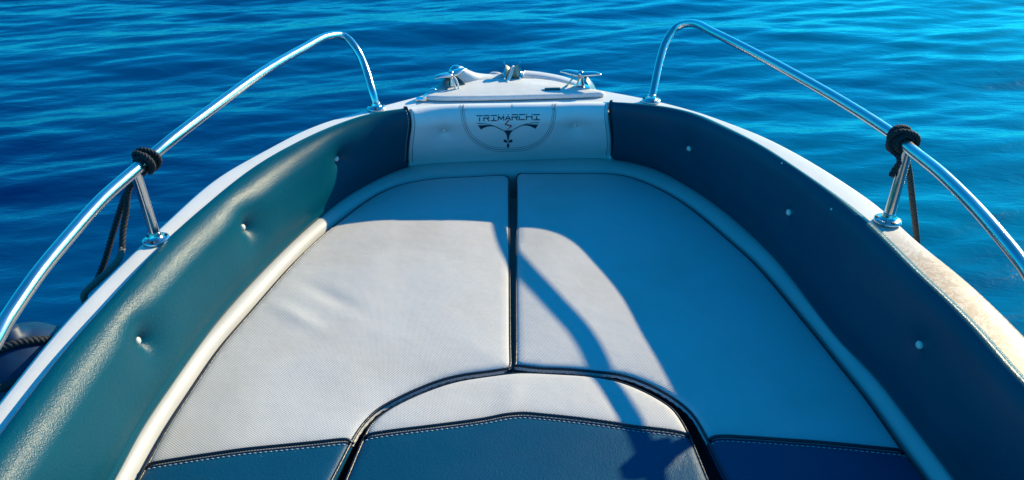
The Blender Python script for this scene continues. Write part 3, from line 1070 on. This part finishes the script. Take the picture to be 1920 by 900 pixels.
# port side: tall fairing falling towards the channel
ea = P(858, 150, DECK + .02); 
mound([(ea[0] - .012, ea[1] + .045, .048, .028), (ea[0] + .01, ea[1] + .045, .054, .036), (ea[0] + .035, ea[1] + .048, .040, .040), (ea[0] + .075, ea[1] + .062, .020, .040), (ea[0] + .13, ea[1] + .085, .010, .036), (xy(930, 150)[0], ea[1] + .095, .016, .034)], '')
rs = xy(980, 150); re_ = xy(1110, 166)
mound([(rs[0] + .006, ea[1] + .095, .016, .034), (rs[0] + .06, ea[1] + .082, .013, .034), (rs[0] + .13, ea[1] + .05, .008, .030), (re_[0], re_[1] + .0, .003, .02)], '')
# chrome bow light on the port fairing
bl_c = Vector((ea[0] - .006, ea[1] + .035, DECK + .036))
mb = MB()
mb.add(*lathe([(.026, -.004), (.027, .002), (.025, .010), (.019, .019), (.010, .025), (.001, .027)], 20, bl_c, Matrix.Rotation(-.5, 4, 'X') @ Matrix.Rotation(-.25, 4, 'Y')))
mb.build("bow_light", 'steel', boat)

# bow roller: two cheeks, a waisted roller, a pin
rc = P(961, 152, DECK + .0); rc = Vector((rc[0], rc[1] + .01, DECK + .012))
rroot = None
def cheek(xo):
    prof_ = [(-.045, -.02), (-.040, .010), (-.026, .040), (-.012, .053), (.004, .056), (.020, .048), (.050, .012), (.060, -.02)]
    V = []; th = .0030
    for sx_ in (-th, th):
        for (y, z) in prof_:
            V.append((rc.x + xo + sx_ , rc.y + y, rc.z + z))
    n = len(prof_)
    Fc = [tuple(range(n)), tuple(range(2 * n - 1, n - 1, -1))] + [(i, (i + 1) % n, n + (i + 1) % n, n + i) for i in range(n)]
    return V, Fc
rroot = mesh_obj("bow_roller", *box(rc.x, rc.y, rc.z - .010, .062, .12, .005), 'steel', boat, smooth=False)
for xo in (-.0275, .0275):
    mesh_obj("cheek_plate", *cheek(xo), 'steel', rroot, smooth=False)
v, f = lathe([(.004, -.0240), (.031, -.0240), (.030, -.020), (.025, -.012), (.0185, -.004), (.0185, .004), (.025, .012), (.030, .020), (.031, .0240), (.004, .0240)], 28,
             (rc.x, rc.y + .004, rc.z + .012), Matrix.Rotation(math.pi / 2, 4, 'Y'))
mesh_obj("roller", v, f, M["rollermetal"], rroot)
mesh_obj("pin", *tube([(rc.x - .036, rc.y + .004, rc.z + .012), (rc.x + .036, rc.y + .004, rc.z + .012)], .005, 10), 'steel', rroot)
# white anchor line over the roller
al = mesh_obj("anchor_line", *tube(spline([(rc.x - .020, rc.y - .075, DECK + .012), (rc.x - .014, rc.y - .052, DECK + .020), (rc.x - .004, rc.y - .026, rc.z + .022), (rc.x + .003, rc.y - .002, rc.z + .034), (rc.x + .004, rc.y + .028, rc.z + .022), (rc.x + .003, rc.y + .06, rc.z - .10)], 40), .0062, 10), 'whiterope')
al['label'] = "short white anchor line led over the steel bow roller"; al['category'] = "rope"

# folding cleats with curved horns
def cleat(cx, cy, yaw, sc, label):
    R = Matrix.Translation((cx, cy, DECK + .004)) @ Matrix.Rotation(yaw, 4, 'Z') @ Matrix.Scale(sc, 4)
    mb = MB()
    v, f = lathe([(.040, -.002), (.041, .002), (.038, .006), (.036, .007)], 26)
    root = mesh_obj("mooring_cleat", [R @ p for p in v], f, 'steel', boat)
    root['label'] = label
    # flared shield-shaped legs either side
    for s_ in (-1, 1):
        V = []; n = 10
        for i in range(n):
            u = i / (n - 1)
            hw = .024 * (1 - u) ** .7 + .007
            xx = s_ * (.040 * (1 - u) ** .6 + .005)
            z = .004 + .046 * u
            for (yy, dx) in ((-hw, 0), (-hw * .5, s_ * .004), (0, s_ * .006), (hw * .5, s_ * .004), (hw, 0)):
                V.append(R @ Vector((xx + dx, yy, z)))
        Fc = [(i * 5 + j, i * 5 + j + 1, (i + 1) * 5 + j + 1, (i + 1) * 5 + j) for i in range(n - 1) for j in range(4)]
        mesh_obj("leg", V, Fc, 'dullsteel', root)
    v, f = lathe([(.016, .004), (.013, .02), (.008, .034), (.009, .046), (.0115, .052), (.0105, .060), (.006, .064), (.001, .065)], 18)
    mesh_obj("post", [R @ p for p in v], f, 'steel', root)
    for s_ in (-1, 1):
        pts = [Vector((s_ * .006, 0, .050)), Vector((s_ * .03, 0, .056)), Vector((s_ * .052, 0, .060)), Vector((s_ * .072, 0, .057))]
        q = spline([tuple(p) for p in pts], 16)
        v, f = tube(q, [(.0105 * (1 - (i / 15) ** 2.4) + .003) for i in range(16)], 12)
        v = [Vector(p) for p in v]
        for p in v:
            p.z = .056 + (p.z - .056) * .62
            p.y *= 1.5
        mesh_obj("horn", [R @ p for p in v], f, 'steel', root)
    return root
cr_ = P(1088, 167, DECK + .004)
cleat(cr_[0], cr_[1], -.30, 1.0, "starboard cleat with both horns spread, beside the locker lid")
cl_ = P(847, 167, DECK + .004)
cleat(cl_[0] - .0, cl_[1] - .002, .75, 1.0, "port cleat with a white lashing, in front of the fairing")
lash = MB()
for s_ in (-.006, .006):
    lash.add(*tube(spline([(cl_[0] + .002 + s_, cl_[1] - .012, DECK + .055), (cl_[0] + .014 + s_, cl_[1] - .030, DECK + .045), (cl_[0] + .022 + s_, cl_[1] - .036, DECK + .015)], 16), .0032, 8))
lo_ = lash.build("cleat_lashing", 'whiterope')
lo_['label'] = "two thin pale cords lashed to the port cleat"; lo_['category'] = "rope"
# small deck filler cap ahead of the lid
for (px, py) in ((812, 169),):
    q = P(px, py, DECK + .004)
    v, f = lathe([(.012, 0), (.012, .004), (.008, .006)], 16, q)
    mesh_obj("deck_fitting", v, f, 'steel', boat)

# ------------------------------------------------------------------ ropes
def knot(mb, c, ax, turns, r, rr, length, seed):
    """wraps of rope round the rail at c, axis ax, with crossing turns over them"""
    r_ = random.Random(seed)
    ax = Vector(ax).normalized()
    a = ax.orthogonal().normalized(); b_ = ax.cross(a)
    pts = []
    n = int(turns * 14)
    for i in range(n + 1):
        u = i / n
        th = u * turns * 2 * math.pi
        R_ = RT + rr * .95 + .0015 * math.sin(th * .7)
        pts.append(tuple(Vector(c) + ax * (u - .5) * length + (a * math.cos(th) + b_ * math.sin(th)) * R_))
    twisted(mb, pts, rr, .022)
    pts = []
    for i in range(30):                     # two crossing turns riding on top
        u = i / 29
        th = u * 2 * math.pi * 1.9 + 1.1
        R_ = RT + rr * 2.5 + .002 * math.sin(3 * th)
        pts.append(tuple(Vector(c) + ax * math.sin(th * .5 + .4) * length * .42 + (a * math.cos(th) + b_ * math.sin(th)) * R_))
    twisted(mb, pts, rr, .022)

def nearest_axis(path, c):
    d = ((path - np.array(c)) ** 2).sum(1); i = int(np.argmin(d))
    return path[i], path[min(i + 2, len(path) - 1)] - path[max(i - 2, 0)]
lpath = spline(lp, 300); rpath = spline(rp, 300)
cL_, aL_ = nearest_axis(lpath, P(264, 303, ZK + .002))
root = thing("mooring_rope", "black mooring rope knotted round the port rail, two strands hanging outboard", "rope", tuple(cL_))
mb = MB(); knot(mb, cL_, aL_, 3.0, 0, .0052, .028, 3); mb.build("knot", 'rope', root)
OX = -0.93
mb = MB()
twisted(mb, [tuple(Vector(cL_) + Vector((-.01, 0, -.02))), tuple(P(238, 360, .86)), tuple(P(214, 430, .76)), tuple(P(196, 490, .68)), tuple(P(178, 535, .62))], .0075, .03)
mb.build("strand", 'rope', root)
mb = MB()
twisted(mb, [tuple(Vector(cL_) + Vector((-.004, 0, -.02))), tuple(P(243, 350, .88)), tuple(P(236, 400, .81)), tuple(P(230, 440, .765)), tuple(P(229, 468, .735))], .0075, .03)
mb.build("strand", 'rope', root)
mb = MB()
twisted(mb, [tuple(P(229, 466, .737)), tuple(P(222, 487, .722)), tuple(P(205, 506, .706)), tuple(P(188, 522, .69)), tuple(P(170, 538, .67)), tuple(P(158, 552, .64)), tuple(P(160, 566, .60)), tuple(P(170, 575, .55))], .0082, .026)
mb.build("strand", 'stripedrope', root)
cR_, aR_ = nearest_axis(rpath, P(1694, 262, ZK + .002))
root = thing("mooring_rope", "black mooring rope bunched in a fat knot on the starboard rail, one strand hanging", "rope", tuple(cR_))
mb = MB(); knot(mb, cR_, aR_, 4.2, 0, .0060, .044, 5); mb.build("knot", 'rope', root)
mb = MB()
twisted(mb, [tuple(Vector(cR_) + Vector((.012, 0, -.02))), tuple(P(1704, 320, .86)), tuple(P(1710, 370, .78)), tuple(P(1716, 420, .70)), tuple(P(1720, 460, .62))], .0075, .03)
mb.build("strand", 'oldrope', root)
mb = MB()
twisted(mb, [tuple(Vector(cR_) + Vector((-.012, .01, -.02))), tuple(P(1688, 300, .90)), tuple(P(1678, 318, .875)), tuple(P(1671, 330, .86))], .0075, .03)
mb.build("rope_end", 'rope', root)

# fender hanging outside the port gunwale
fz = Vector(P(58, 722, .60))
froot = thing("boat_fender", "big navy blue fender hanging outside the port gunwale", "fender", tuple(fz))
v, f = lathe([(.012, -.52), (.06, -.51), (.105, -.46), (.125, -.38), (.128, -.02), (.122, .03), (.104, .075), (.074, .106), (.040, .122), (.022, .127), (.020, .142), (.006, .146)], 40, fz)
mesh_obj("fender_body", v, f, 'fender', froot)
def on_ball(px, py, r=.133):
    d_ = Vector(ray(px, py)).normalized(); o_ = CAMP - fz
    b_ = o_.dot(d_); c_ = o_.dot(o_) - r * r
    disc = b_ * b_ - c_
    return CAMP + d_ * (-b_ - math.sqrt(max(0, disc)))
for pxs in (((-40, 676), (0, 655), (40, 642), (90, 637), (130, 640)), ((112, 640), (96, 668), (60, 700), (20, 722), (-30, 735))):
    rope2 = MB()
    twisted(rope2, [tuple(on_ball(*q)) for q in pxs], .0085, .026)
    rope2.build("fender_line", 'rope', froot)

# ------------------------------------------------------------------ drops of water on the starboard bolster
dr = random.Random(4)
for (px, py) in ((1466, 306), (1569, 358), (1717, 493), (1559, 392)):
    l, nn = hit(bvR, px, py)
    rot = nn.to_track_quat('Z', 'Y').to_matrix().to_4x4()
    s_ = .003
    v, f = lathe([(s_, -.0004), (s_ * .95, .0008), (s_ * .6, .0018), (.0003, .0021)], 10, l, rot)
    mesh_obj("water_drop", v, f, 'drop', br)
